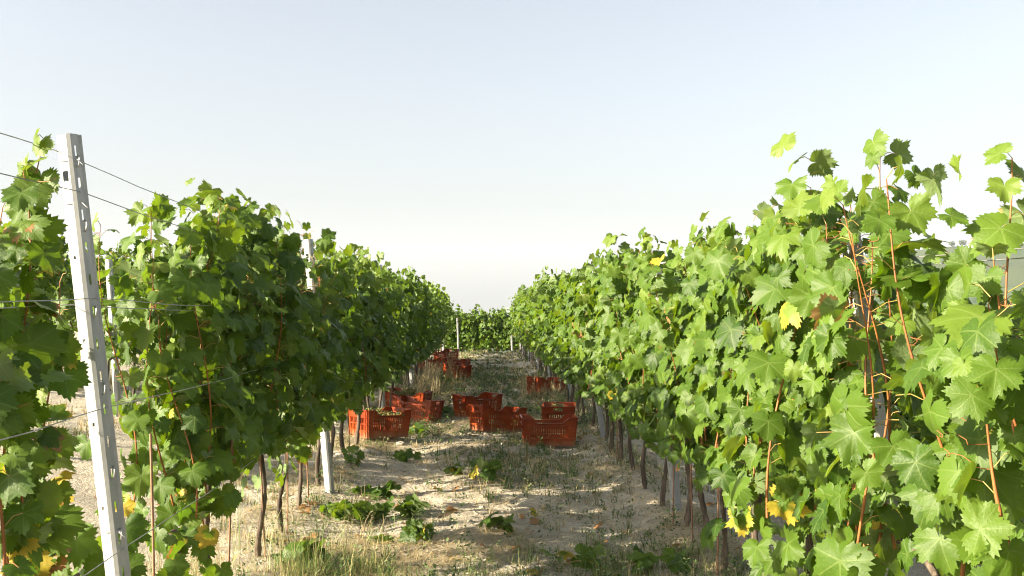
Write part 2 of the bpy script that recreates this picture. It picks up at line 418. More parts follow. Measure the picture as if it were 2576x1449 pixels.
def put_leaves(mb, rng, TL, pos, nrm, tip, size, rnd, yel, dry):
    """pos: petiole junctions; nrm, tip: unit vectors; all arrays"""
    n = len(pos)
    if n == 0: return
    tip = tip - (tip * nrm).sum(1)[:, None] * nrm; tip /= np.linalg.norm(tip, axis=1)[:, None] + 1e-9
    side = np.cross(tip, nrm)
    which = rng.integers(0, len(TL), n)
    for k, (V, T) in enumerate(TL):
        ix = np.where(which == k)[0]
        if not len(ix): continue
        asp = rng.uniform(.82, 1.16, len(ix))
        P = pos[ix][:, None] + size[ix][:, None, None] * ((V[:, 0][None, :] * asp[:, None])[..., None] * side[ix][:, None] + V[:, 1][None, :, None] * tip[ix][:, None] + V[:, 2][None, :, None] * nrm[ix][:, None])
        F = (T[None] + (np.arange(len(ix)) * len(V))[:, None, None]).reshape(-1, 3)
        luv = np.zeros((len(ix), len(V), 3)); luv[..., 0] = V[:, 0]; luv[..., 1] = V[:, 1]; luv[..., 2] = rnd[ix][:, None]
        tone = np.zeros((len(ix), len(V), 3)); tone[..., 0] = yel[ix][:, None]; tone[..., 1] = dry[ix][:, None]; tone[..., 2] = rng.random(len(ix))[:, None]
        mb.add(P.reshape(-1, 3), F, 0, luv=luv.reshape(-1, 3), tone=tone.reshape(-1, 3))

# ------------------------------------------------------------------ vines
def shoot_path(rng, p0, top, lean=.10, ds=.05, curl=.0):
    z = p0[2]; n = max(3, int((top - z) / ds)); t = np.linspace(0, 1, n)
    dx, dy = rng.normal(0, lean), rng.normal(0, lean)
    ph = rng.uniform(0, 6.3); w = rng.uniform(.015, .045)
    x = p0[0] + dx * t ** 1.4 - p0[0] * .35 * t + w * np.sin(ph + t * 6); y = p0[1] + dy * t + w * np.cos(ph + t * 5)
    zz = z + (top - z) * t
    if curl: x = x + curl * t ** 3; zz = zz - abs(curl) * .5 * t ** 3
    return np.stack([x, y, zz], 1)

POST_GAPS = [(-1.105, 3.25, 6.9, [(1.66, 2.2), (1.40, 1.56), (.86, 1.36), (-1, .68)], .96), (-1.23, 8.05, 5.2, [(1.55, 2.2)], .9), (1.68, 3.8, 7.5, [(1.62, 1.72), (1.38, 1.52), (.90, 1.2)], .92)]
def make_vine_meshes(seed, lod, org=None, face=(0, 0), cane=1.0, lowz=.16, lean=.10, pet_len=(.05, .125), latd=(.06, .2), half=.46, z0=.62, top=2.0, tsd=.17, nsh=11, side=0, dens=1.0, yel=.006, dry=.006, low=22, excl=(), lat=1.25, size=.083, xspread=.10, tops=None, step=.072, ys=None):
    """lod 0 near, 1 middle, 2 far -> dict of meshes in the vine's own space (row runs along Y, path side given by side)"""
    rng = np.random.default_rng(seed); rnd = random.Random(seed)
    TL = (T_HI, T_MID, T_LO)[lod]
    res = {'canes': []}
    # trunk
    mb = MB(); zt = z0 + .02; n = 20 if lod == 0 else 7
    t = np.linspace(0, 1, n); ph = rng.uniform(0, 6.3)
    amp = rng.uniform(.012, .038)
    tx = amp * np.sin(ph + t * 4.2) * np.sin(t * 3.0) ; ty = amp * np.cos(ph * 1.7 + t * 3.4) * np.sin(t * 3.1)
    rad = (.021 + .012 * (1 - t) ** 2 + .008 * t ** 4) * rng.uniform(.58, .88) * (1 + rng.normal(0, .13, n))
    mb.tube(np.stack([tx, ty, -.06 + (zt + .06) * t], 1), rad, 9 if lod == 0 else 6)
    for s in (-1, 1):                                            # two short arms along the wire
        L = rng.uniform(.18, .34); tt = np.linspace(0, 1, 5)
        mb.tube(np.stack([tx[-1] + rng.normal(0, .01) + 0 * tt, ty[-1] + s * L * tt, zt - .02 + .10 * np.sin(tt * 1.8)], 1), np.linspace(.014, .008, 5), 6)
    res['trunk'] = mb.mesh('trunk', M_bark)
    pos = []; out = []; siz = []; frac = []
    pet = MB()
    if tops is not None: nsh = len(tops)
    ystart = np.linspace(-half, half, nsh) + rng.normal(0, .03, nsh) if ys is None else np.array(ys)
    for k, y0 in enumerate(ystart):
        tp = (tops[k] if tops is not None else min(2.12, top - .03 + rng.normal(0, tsd)))
        p0 = np.array([rng.normal(0, xspread), y0, z0 + rng.uniform(.0, .12)])
        P = shoot_path(rng, p0, tp, lean)
        if lod == 0:
            cm = MB(); m = max(3, int(len(P) * (.97 if tops is not None else .9)))
            r = np.linspace(.0050, .0014, m) * rng.uniform(.8, 1.1) * cane
            r[::3] *= 1.18
            cm.tube(P[:m], r, 6)
            for q in range(2):                                   # curling tendrils
                b = P[rng.integers(m // 2, m - 1)]; a = rng.uniform(0, 6.3); tt = np.linspace(0, 1, 14); c = .022 * (1 - .5 * tt)
                d = np.array([math.cos(a), math.sin(a), 0])
                cm.tube(b + d * (tt * .11)[:, None] + np.stack([c * np.cos(tt * 13) - c[0], c * np.sin(tt * 13), .03 * tt + c * np.sin(tt * 13) * .5], 1) * (tt > .35)[:, None], .0011, 4)
            res['canes'].append(cm.mesh('cane', M_cane))
        L = tp - p0[2]; nn = int(L / step * 1.18); sgn = rng.choice([-1, 1])
        for q in range(nn):
            f = ((q + .5) / nn) ** .86
            if rng.random() > (.96 if f < .85 else 1.01) * dens: continue
            c = P[min(len(P) - 1, int(f * (len(P) - 1)))]; sgn = -sgn
            a = rng.normal(0, .75); d = np.array([sgn * math.cos(a), math.sin(a), 0])
            pl = rng.uniform(*pet_len) * (1 - .5 * max(0, f - .7) / .3)
            b = c + d * pl + np.array([0, 0, rng.uniform(-.01, .05)])
            pos.append(b); out.append(d); siz.append(min(1.3, rng.lognormal(0, .22)) * size * (1 - .42 * sstep(.80, 1.0, f))); frac.append(f)
            if lod == 0: pet.tube(np.array([c, .5 * (b + c) + (0, 0, .012), b]), .0014, 4, cap=False)
            for q2 in range(rng.poisson(lat * dens * (1 - .65 * sstep(.72, 1.0, f)))):                         # lateral leaves
                a2 = a + rng.normal(0, .9); d2 = np.array([sgn * math.cos(a2), math.sin(a2), 0])
                b2 = c + d2 * rng.uniform(*latd) + np.array([0, 0, rng.uniform(-.07, .07)])
                pos.append(b2); out.append(d2); siz.append(rng.uniform(.5, 1.0) * size); frac.append(f)
    for q in range(low):                                          # skirt of low leaves
        y0 = rng.uniform(-half, half); a = rng.normal(0, .8); sg = rng.choice([-1, 1])
        d = np.array([sg * math.cos(a), math.sin(a), 0])
        pos.append(np.array([0, y0, 0]) + d * rng.uniform(.03, .2) + np.array([0, 0, rng.uniform(z0 - lowz, z0 + .16)])); out.append(d); siz.append(rng.uniform(.7, 1.1) * size); frac.append(0.0)
    pos, out, siz, frac = np.array(pos), np.array(out), np.array(siz), np.array(frac)
    keep = np.ones(len(pos), bool)
    for (lo, hi, pr) in excl:
        inb = np.all((pos > np.array(lo)) & (pos < np.array(hi)), axis=1)
        keep &= ~(inb & (rng.random(len(pos)) < pr))
    pos, out, siz, frac = pos[keep], out[keep], siz[keep], frac[keep]
    if org is not None:                                          # gaps where a post shows between the leaves
        for (xb, yb, lean_d, bands, pr) in POST_GAPS:
            Wx, Wy, Wz = pos[:, 0] + org[0], pos[:, 1] + org[1], pos[:, 2]
            zp = CAMZ + (Wz - CAMZ) * yb / np.maximum(Wy, .5); ex = (xb - math.tan(R(lean_d)) * zp) * Wy / yb
            hit = (np.abs(Wx - ex) < .03 + .6 * siz) & (Wy < yb + .05) & (Wy > .5)
            inb = np.zeros(len(pos), bool)
            for a, b in bands: inb |= (zp - .05 < b + .04) & (zp - .05 > a - .04)
            kp = ~(hit & inb & (rng.random(len(pos)) < pr)); pos, out, siz, frac = pos[kp], out[kp], siz[kp], frac[kp]
    n = len(pos)
    el = np.radians(np.clip(rng.normal(28, 24, n), -20, 85))
    aj = rng.normal(0, .5, n); ca, sa = np.cos(aj), np.sin(aj)
    o2 = np.stack([out[:, 0] * ca - out[:, 1] * sa, out[:, 0] * sa + out[:, 1] * ca, np.zeros(n)], 1)
    nrm = o2 * np.cos(el)[:, None]; nrm[:, 2] = np.sin(el)
    nrm[:, 0] += face[0]; nrm[:, 1] += face[1]; nrm /= np.linalg.norm(nrm, axis=1)[:, None]   # leaves turn to the light
    tip = out * .35 + np.array([0, 0, -1.0]) + rng.normal(0, .42, (n, 3))
    upm = (frac > .9) & (rng.random(n) < .5); tip[upm] = out[upm] * .8 + rng.normal(0, .5, (upm.sum(), 3)) + np.array([0, 0, .3])
    r_ = np.clip(rng.normal(.40, .2, n) + .2 * sstep(.8, 1, frac), 0, 1)
    y_ = np.where(rng.random(n) < yel * (1 + 3 * (1 - sstep(0, .35, frac))), rng.uniform(.1, .75, n), 0)
    d_ = np.where(rng.random(n) < dry * (1 + 3 * (1 - sstep(0, .35, frac))), rng.uniform(.1, .42, n), 0)
    mb = MB(); put_leaves(mb, rng, TL, pos, nrm, tip, siz, r_, y_, d_)
    if lod == 0 and pet.n:
        for v, f in zip(pet.v, pet.f4): pass
        mb.add(np.concatenate(pet.v), np.concatenate(pet.f4), 1)
    res['foliage'] = mb.mesh('foliage', [M_leaf, M_petiole])
    return res

VG = {'L': 'vines of the left row', 'R': 'vines of the right row', 'LL': 'vines of the next row on the left', 'RR': 'vines of the next row on the right', 'C': 'vines across the end of the lane'}
def place_vine(ms, x, y, label, row, rz=0.0, flip=False, sc=1.0):
    o = empty('grapevine', (x, y, gz(x, y)), (0, 0, rz + (math.pi if flip else 0)), 1.0); o.scale = (1, 1, sc)
    tag(o, label, 'grapevine', VG[row])
    link('trunk', ms['trunk'], o)
    for c in ms['canes']: link('cane', c, o)
    link('foliage', ms['foliage'], o)
    return o

POST_L = [3.25, 8.05, 13.4, 19.06, 24.2, 29.4, 34.4]
POST_R = [3.7, 7.13, 11.5, 15.85, 20.2, 24.6, 29.0, 33.4]
ORD = ['first', 'second', 'third', 'fourth', 'fifth', 'sixth', 'seventh', 'eighth']
def bay(row, y):
    P = POST_L if row == 'L' else POST_R; nm = 'left' if row == 'L' else 'right'
    k = sum(1 for p in P if p < y)
    if k == 0: return f'leafy vine in front of the first post of the {nm} row'
    if k >= len(P): return f'leafy vine past the last post of the {nm} row, by the crest'
    return f'leafy vine in the {nm} row between its {ORD[k-1]} and {ORD[k]} white post'

# near vines of the left row, each its own mesh: y, options, label
NEAR_L = [
    (3.0, dict(dx=.03, face=(-.5, -.8), half=.2, ys=[-.2, .02, -.06, .10, -.12], lean=.02, pet_len=(.02, .06), latd=(.02, .07), tops=[1.8, 2.03, 1.92, 1.6, 1.7], dens=1.0, lat=.6, yel=.06, dry=.10, low=12, z0=.5, size=.076, xspread=.015, step=.075, excl=[((-.5, .20, .75), (.5, 1, 3), .8), ((.12, -.5, 1.5), (.5, 1, 3), 1.0)]), 'sparse yellowing vine with bare orange canes left of the tall white post'),
    (3.55, dict(face=(-.3, -.9), nsh=2, half=.12, tops=[.78, .85], dens=1.0, lat=1.2, yel=.05, dry=.03, low=12, z0=.45, size=.088), 'short sucker shoot with big leaves in front of the foot of the tall white post'),
    (4.5, dict(face=(-.3, -.7), ys=[-.10, -.02, .10, .22, .34, .40], tops=[1.90, 1.5, 1.75, 1.6, 2.0, 2.05], half=.25, dens=.9, lat=.5, yel=.02, dry=.02, low=20, z0=.42, size=.084, excl=[((-.5, -2, -1), (.5, -.26, 3), .9)]), 'small vine tied to a rusty rod just right of the tall white post'),
    (5.15, dict(nsh=12, half=.5, top=2.02, low=16), 'bushy dark green vine with a thin straight trunk at the lower left'),
    (6.05, dict(nsh=12, half=.48, top=2.04, low=14, z0=.64), 'bushy vine on the thick dark trunk at the lower left'),
    (6.78, dict(nsh=11, half=.42, top=1.98, low=12), 'vine with the pale twisted trunk wrapped by a thin rod, left row'),
    (7.50, dict(nsh=11, half=.42, top=1.95, low=12, excl=[((-.6, .2, 1.45), (.6, .9, 3), .75)]), 'vine on the crooked trunk just before the second post of the left row'),
    (8.40, dict(nsh=11, half=.42, tops=[1.95, 1.98, 2.02, 2.16, 2.2, 2.0, 1.95, 1.98, 1.9], low=12, excl=[((-.6, -.6, 1.45), (.6, -.1, 3), .75)]), 'vine with a tall shoot right beside the second post of the left row'),
    (9.2, dict(), None), (10.0, dict(), None), (10.75, dict(), None), (11.5, dict(), None)]
NEAR_R = [
    (1.45, dict(nsh=5, dens=.7, top=1.6), 'vine at the extreme near end of the right row, beside the viewer'),
    (2.2, dict(nsh=9, dens=.9, top=1.48, tsd=.07, lat=1.7, size=.086, cane=1.3), 'lowest nearest vine at the right picture edge'),
    (2.85, dict(nsh=5, half=.3, ys=[-.3, -.12, .0, .12, .34], tops=[1.65, 1.95, 1.9, 1.45, 1.7], dens=1.0, lat=1.2, size=.086, cane=1.4, low=16, xspread=.08), 'vine with thick bare orange canes against the sky at the right edge'),
    (3.45, dict(half=.36, ys=[-.38, -.30, -.22, -.12, .20, .28, .36], lat=1.9, tops=[1.75, 1.85, 1.9, 2.1, 1.85, 1.95, 1.95], size=.09, cane=1.2, low=28, excl=[((-.3, -.25, .8), (-.02, .08, 1.5), .7), ((-.06, .02, .8), (.14, .36, 1.5), .7)]), 'vine with the tallest lone shoot above the right row'),
    (4.15, dict(nsh=11, half=.44, top=1.93, lat=1.8, size=.086, low=28, excl=[((-.5, -.6, .8), (.2, -.28, 1.5), .6)]), 'broad leaved vine just behind the first post of the right row'),
    (4.85, dict(nsh=11, half=.44, top=1.86, tsd=.09, size=.086, low=26), 'bright green vine on the paired pale trunks at the lower right'),
    (5.55, dict(nsh=11, half=.42, top=1.82, tsd=.09, low=14), 'bright green vine left of the paired pale trunks, right row'),
    (6.15, dict(nsh=11, half=.4, top=1.80, tsd=.09, low=14), 'vine on the dark gnarled trunk at the lower right'),
    (6.75, dict(nsh=10, half=.4, top=1.8, tsd=.1, low=14), 'vine on the pale bent trunk beside the second post of the right row'),
    (7.45, dict(), None), (8.15, dict(), None), (8.9, dict(), None), (9.65, dict(), None), (10.4, dict(), None), (11.1, dict(), None)]
rx = random.Random(5)
LOWV = [make_vine_meshes(470 + k, 1, nsh=8, half=.44, top=1.08, tsd=.12, low=10, lat=.7) for k in range(3)]
CROSSV = [make_vine_meshes(450 + k, 2, nsh=14, half=.5, top=1.75, tsd=.3, low=70, z0=.42, lat=1.9, size=.095) for k in range(4)]
for row, NEAR, sgn in (('L', NEAR_L, -1), ('R', NEAR_R, 1)):
    for k, (y, kw, lab) in enumerate(NEAR):
        kw = dict(kw); dx = kw.pop('dx', rx.uniform(-.03, .03)); kw.setdefault('face', (-.25, -.4) if sgn > 0 else (0, -.25)); kw.setdefault('lat', 1.9 if sgn < 0 and y > 5 else 1.35); kw.setdefault('lowz', (.36 if y < 5.3 else .14) if sgn > 0 else .18); kw.setdefault('top', rx.uniform(1.86, 2.0) - (.06 if sgn > 0 else 0))
        ms = make_vine_meshes(100 + k + (50 if sgn > 0 else 0), 0, org=(sgn * ROWX + dx, y), **kw)
        place_vine(ms, sgn * ROWX + dx, y, lab or bay(row, y), row)
MIDV = [make_vine_meshes(300 + k, 1, nsh=11, half=.46, top=1.95, tsd=.15, low=22) for k in range(8)]
FARV = [make_vine_meshes(400 + k, 2, nsh=10, half=.46, top=1.95, tsd=.16, low=22, step=.085, size=.092) for k in range(7)]
for row, sgn, y0 in (('L', -1, 12.3), ('R', 1, 11.9)):
    y = y0; k = 0
    while y < 35.6:
        lib = MIDV if y < 21 else FARV
        place_vine(lib[rx.randrange(len(lib))], sgn * ROWX + rx.uniform(-.04, .04), y, bay(row, y), row, rx.uniform(-.06, .06), rx.random() < .5, rx.uniform(.93, 1.06))
        y += .79 + rx.uniform(-.05, .05); k += 1
y = 8.2
while y < 30:
    if 9.8 < y < 11.1: y = 11.15
    place_vine(LOWV[rx.randrange(3)] if 11.1 < y < 12.7 else (MIDV if y < 15 else FARV)[rx.randrange(7)], -4.1 + rx.uniform(-.04, .04), y, 'vine in the row behind the left row, seen past the tall white post', 'LL', 0, rx.random() < .5, rx.uniform(.92, 1.05)); y += .82
y = 11.9
while y < 30:
    place_vine(FARV[rx.randrange(7)], -6.9 + rx.uniform(-.04, .04), y, 'vine in the farthest row glimpsed at the left', 'LL', 0, rx.random() < .5, rx.uniform(.9, 1.0)); y += .85
y = 5.6
while y < 27:
    place_vine((MIDV if y < 12 else FARV)[rx.randrange(7)], 4.1 + rx.uniform(-.04, .04), y, 'vine in the lower row beyond the right row', 'RR', 0, rx.random() < .5, rx.uniform(.92, 1.02)); y += .8
for k in range(24):
    x = -4.4 + (k % 12) * .72; yy = 41.2 - .25 * (x + 2) + (k // 12) * 2.2
    place_vine(CROSSV[k % 4], x, yy, 'dark shaded vine across the far end of the lane', 'C', math.pi / 2, rx.random() < .5, rx.uniform(.92, 1.02))

# ------------------------------------------------------------------ trellis posts
def post_mesh(H, seed):
    """folded steel profile: web, two flanges, lips; slots in the flanges, round holes in the web"""
    prof = [(-.029, .046), (-.024, .034), (-.029, .030), (-.029, 0), (-.020, -.006), (.020, -.006), (.029, 0), (.029, .030), (.024, .034), (.029, .046)]
    P = np.array(prof); sg = np.r_[0, np.cumsum(np.hypot(*np.diff(P, axis=0).T))]
    corner = list(sg)
    w0, w1 = sg[4], sg[5]; mid = .5 * (w0 + w1)
    f0, f1 = sg[6], sg[7]; fm = .5 * (f0 + f1); g0, g1 = sg[2], sg[3]; gm = .5 * (g0 + g1)
    uc = sorted(set(corner + [fm - .004, fm + .004, gm - .004, gm + .004, mid - .012, mid - .0045, mid + .0045, mid + .012]))
    slots = [H - .055 - .105 * k for k in range(int((H - .1) / .105))]
    holes = [(H - .135, .012, .017)] + [(H - .40 - .27 * k, .0045, .0055) for k in range(int((H - .45) / .27))]
    vc = {-.3, 0.0, H}
    for z in slots: vc |= {z - .017, z + .017}
    for z, a, b in holes: vc |= {z - b, z + b}
    vc = sorted(vc)
    def hole(u, v):
        if abs(u - fm) < .004 or abs(u - gm) < .004:
            if any(abs(v - z) < .017 for z in slots): return True
        return any(abs(v - z) < b and abs(u - mid) < a for z, a, b in holes)
    nx = np.gradient(P, axis=0)
    def fn(u, v, w):
        x = np.interp(u, sg, P[:, 0]); y = np.interp(u, sg, P[:, 1])
        tx, ty = np.interp(u, sg, nx[:, 0]), np.interp(u, sg, nx[:, 1]); l = math.hypot(tx, ty) + 1e-9
        return (x + ty / l * w, y - tx / l * w, v)
    mb = MB(); mb.panel(uc, vc, hole, fn, .0022)
    return mb.mesh('post', M_zinc, smooth=False)
def hook_mesh():
    mb = MB(); t = np.linspace(0, 1, 12)
    mb.tube(np.stack([.031 + .014 * np.sin(t * 4.2), .012 + .004 * np.cos(t * 6), .022 - .045 * t + .006 * np.sin(t * 8)], 1), .0028, 6)
    return mb.mesh('wire_hook', M_hook)
def tie_mesh():
    mb = MB(); t = np.linspace(0, 2 * math.pi, 21)
    mb.tube(np.stack([.033 * np.cos(t), .018 + .031 * np.sin(t), .004 * np.sin(t * 2)], 1), .0016, 5)
    mb.tube(np.array([(.033, .018, 0), (.05, .0, -.004), (.066, .006, -.022)]), .0014, 5)
    return mb.mesh('wire_tie', M_hook)
HOOK, TIE = hook_mesh(), tie_mesh()
PM = {}
def post(x, y, H, lean, rz, label, hooks=(), ties=(), leany=0.0):
    o = empty('trellis_post', (x, y, gz(x, y)), (leany, -lean, 0)); tag(o, label, 'post', 'white metal posts of the vine rows')
    key = round(H, 2)
    if key not in PM: PM[key] = post_mesh(H, 1)
    b = link('profile', PM[key], o, rot=(0, 0, rz))
    for z, sd in hooks: link('wire_hook', HOOK, o, (0, 0, 0), (0, 0, 0)); h = COL.objects[-1]; h.matrix_local = Matrix.Rotation(rz, 4, 'Z') @ Matrix.Translation((0, .004, z)) @ Matrix.Scale(sd, 4, (1, 0, 0))
    for z in ties: link('wire_tie', TIE, o); h = COL.objects[-1]; h.matrix_local = Matrix.Rotation(rz, 4, 'Z') @ Matrix.Translation((0, 0, z))
    return o
hk = [(2.02, -1), (1.99, 1), (1.78, 1), (1.70, -1), (1.50, 1), (1.25, 1), (1.10, -1), (.98, 1), (.95, -1), (.78, 1), (.60, 1)]
post(-1.105, 3.25, 2.085, R(6.9), R(-27), 'tallest nearest white perforated steel post at the left, leaning left', hk, (2.0, 1.86, .80, .55))
post(-1.23, 8.05, 2.04, R(5.2), R(-22), 'second white post of the left row, its foot bare beside the lane', [(1.9, 1), (1.3, 1)], (1.9,))
for k, y in enumerate(POST_L[2:]):
    post(-1.34, y, 2.08, R(rx.uniform(1, 5)), R(rx.uniform(-30, 10)), f'{ORD[k+2]} white post of the left row, counted from the viewer', [(1.9, 1)] if k < 2 else ())
post(1.68, 3.8, 1.85, R(7.5), R(24), 'first white post of the right row, half hidden among broad leaves', [(1.7, -1), (1.2, 1), (.9, 1)], (1.72, 1.0))
for k, y in enumerate(POST_R[1:]):
    post(ROWX + .04, y, 1.82 if k % 2 else 1.76, R([4.5, 7.5, 4.5, 5, 4, 6, 3][k]), R(rx.uniform(-10, 30)), f'{ORD[k+1]} white post of the right row, counted from the viewer', [(1.7, -1)] if k < 2 else ())
for k, y in enumerate((11.2, 16.4, 21.6)):
    post(-4.05, y, 1.75, R(4), R(-20), ['white post of the row behind the left row, nearest one', 'white post of the row behind the left row, second one', 'white post of the row behind the left row, farthest one'][k])
for k, y in enumerate((6.7, 7.9, 12.4)):
    post(4.05, y, 1.95, R(5.5), R(15), ['white post of the lower row beyond the right row, nearest one', 'white post of the lower row at the right edge, second one', 'white post of the lower row beyond the right row, farthest one'][k])
for k, x in enumerate((-.95, 1.2, 1.55)):
    post(x, 40.6 - .25 * (x + 2), (1.5, .75, .75)[k], R(2), R(10), ['lone white post at the left of the far cross row', 'white post in the gap at the right end of the far cross row', 'outermost white post right of the far cross row'][k])

# ------------------------------------------------------------------ wires
def wire(pts, r, label, grp, seed=0):
    rng = np.random.default_rng(seed); mb = MB(); P = []
    for (a, b) in zip(pts[:-1], pts[1:]):
        L = math.dist(a, b); n = max(4, int(L / .25)); t = np.linspace(0, 1, n)[:-1]
        q = np.array(a)[None] * (1 - t[:, None]) + np.array(b)[None] * t[:, None]
        q[:, 2] -= .035 * min(1, L / 5) * 4 * t * (1 - t); q += rng.normal(0, .0018, q.shape); P.append(q)
    P.append(np.array([pts[-1]])); P = np.concatenate(P)
    mb.tube(P, r, 5)
    tag(link('trellis_wire', mb.mesh('trellis_wire', M_wire)), label, 'wire', grp)
def row_wire(posts, xs, z, side, label, grp, seed, r=.0017, y0=-1.5):
    p = [(xs[0] - .02, y0, z + .02)]
    for y, x in zip(posts, xs): p.append((x + side, y, z + gz(x, y)))
    wire(p, r, label, grp, seed)
lean_x = lambda base, z, deg: base - math.tan(R(deg)) * z
def XL(z): return [lean_x(-1.105, z, 6.9), lean_x(-1.23, z, 5.2)] + [lean_x(-1.34, z, 3)] * (len(POST_L) - 2)
def XR(z): return [lean_x(1.68, z, 7.5)] + [lean_x(ROWX + .04, z, 5)] * (len(POST_R) - 1)
for k, (z, sd, nm) in enumerate([(1.98, -.035, 'topmost'), (1.85, .03, 'second highest'), (1.52, .038, 'path side middle'), (1.50, -.038, 'far side middle'), (1.17, .038, 'lower catch'), (.72, 0.036, 'lowest fruiting')]):
    row_wire(POST_L, XL(z), z, sd, f'{nm} thin steel wire strung along the left row', 'wires of the left row', 10 + k)
for k, (z, sd, nm) in enumerate([(1.68, -.035, 'topmost path side'), (1.66, .035, 'topmost far side'), (1.32, -.038, 'middle path side'), (1.0, -.038, 'lower catch'), (.68, -.036, 'lowest fruiting')]):
    row_wire(POST_R, XR(z), z, sd, f'{nm} thin steel wire strung along the right row', 'wires of the right row', 30 + k)
for k, z in enumerate((1.2, 1.75)):
    wire([(-4.1, 6, z + .4)] + [(-4.1, y, z + gz(-4.1, y)) for y in (11.2, 16.4, 21.6, 28)], .0015, ['lower', 'upper'][k] + ' wire along the row behind the left row', 'wires of the back rows', 50 + k)
    wire([(4.1, 2, z - .33)] + [(4.1, y, z + gz(4.1, y)) for y in (7.9, 12.4, 18)], .0015, ['lower', 'upper'][k] + ' wire along the lower row beyond the right row', 'wires of the back rows', 60 + k)

# ------------------------------------------------------------------ stakes
def stake(x, y, H, tilt, label, r=.0055):
    mb = MB(); t = np.linspace(0, 1, 6)
    mb.tube(np.stack([tilt * t * H, .01 * np.sin(t * 3), -.1 + (H + .1) * t], 1), r, 6)
    o = link('support_stake', mb.mesh('support_stake', M_stake), None, (x, y, gz(x, y))); tag(o, label, 'stake', 'rods beside the vine trunks')
for x, y, H, tl, lab in [(-1.325, 4.12, .96, -.03, 'rusty ribbed rod standing right of the tall white post'), (-1.29, 5.12, 1.0, .02, 'thin rod against the straight thin trunk at the lower left'),
    (-1.29, 6.02, 1.05, -.06, 'thin dark rod against the thick dark trunk at the lower left'), (-1.30, 6.74, 1.0, -.01, 'thin brown rod wrapped to the pale twisted trunk'), (-1.28, 7.46, .95, -.05, 'leaning rod at the crooked trunk before the second left post'),
    (-1.30, 9.9, .9, -.05, 'thin rod on the trunk in front of the lit left crate'), (1.30, 6.78, .95, .02, 'thin rod at the pale bent trunk, right row'), (1.31, 6.18, .95, -.02, 'thin rod at the gnarled trunk, lower right'), (1.30, 5.5, .95, .02, 'rod between the paired pale trunks at the lower right'),
    (1.31, 9.7, .9, .03, 'thin rod on a trunk right of the front crates')]:
    stake(x, y, H, tl, lab)

# ------------------------------------------------------------------ harvest crates
CL, CW, CH = .60, .40, .315
def crate_meshes():
    def half(v): k = .90 + .10 * v; return CL / 2 * k, CW / 2 * k
    def mk(length_is_x, nslot, scoop, handle):
        mb = MB()
        vb = [0, .27, .47, .52, .70, .76, .80, .93, 1.0]
        us = [-1, -.80]
        slots = []
        for k in range(nslot):
            a = -.74 + 1.48 * k / nslot; b = a + 1.48 / nslot * .60; us += [a, b]; slots.append((a, b))
        us += [.80, 1, -.30, .30, -.52, .52, -.44, .44, -.60, .60]
        us = sorted(set(np.round(us, 5)))
        def hole(u, v):
            if (.27 < v < .47 or .52 < v < .70) and any(a < u < b for a, b in slots): return True
            return handle and abs(u) < .30 and .80 < v < .93
        def topv(u):
            if not scoop: return 1.0
            return 1.0 - .20 * (1 - float(sstep(.44, .74, abs(u))))
        def fn(u, v, w):
            vv = v if v <= .76 else .76 + (v - .76) * (topv(u) - .76) / .24
            hx, hy = half(vv)
            if length_is_x: return (u * hx, -hy - w, vv * CH)
            return (hx + w, u * hy, vv * CH)
        mb.panel(us, vb, hole, fn, .004)
        # ribs stand 6-10 mm proud of the panel: horizontal ledges, the rim and uprights
        def rib(u0, u1, v0, v1, w, n=1):
            uu = np.linspace(u0, u1, n + 1)
            mb.panel(list(uu), [v0, v1], lambda a, b: False, lambda a, b, c: fn(a, b, .0042 + c), w)
        for v in (.25, .49, .73): rib(-.99, .99, v - .012, v + .012, .012)
        rib(-.992, .992, .0, .03, .007)
        ue = [-.994, -.74, -.66, -.58, -.5, -.44, .44, .5, .58, .66, .74, .994] if scoop else [-.994, .994]
        mb.panel(ue, [.955, 1.0], lambda a, b: False, lambda a, b, c: fn(a, b, .0042 + c), .012)
        for u in (-.97, -.80, .80, .97): rib(u - .012, u + .012, .035, .95, .006)
        for u in (-.40, 0, .40): rib(u - .008, u + .008, .035, .72, .005)
        if handle: rib(-.34, .34, .765, .79, .012)
        return mb.mesh('panel', M_plastic, smooth=False)
    side, end = mk(True, 16, True, False), mk(False, 10, False, True)
    mb = MB(); hx, hy = half(0)
    uc = [-1, 1]; 
    n = 14; us = sorted(set([-1, 1] + [round(-.9 + 1.8 * k / n + d, 4) for k in range(n) for d in (0, .07)]))
    vs = [-1, -.85, -.3, -.2, .2, .3, .85, 1]
    sl = [(-.9 + 1.8 * k / n, -.9 + 1.8 * k / n + .07) for k in range(n)]
    mb.panel(us, vs, lambda u, v: (abs(v) < .2 or .3 < abs(v) < .85) and any(a < u < b for a, b in sl), lambda u, v, w: (u * hx * .995, v * hy * .995, w + .004), .005)
    base = mb.mesh('base_panel', M_plastic, smooth=False)
    return side, end, base
SIDE, END, BASE = crate_meshes()
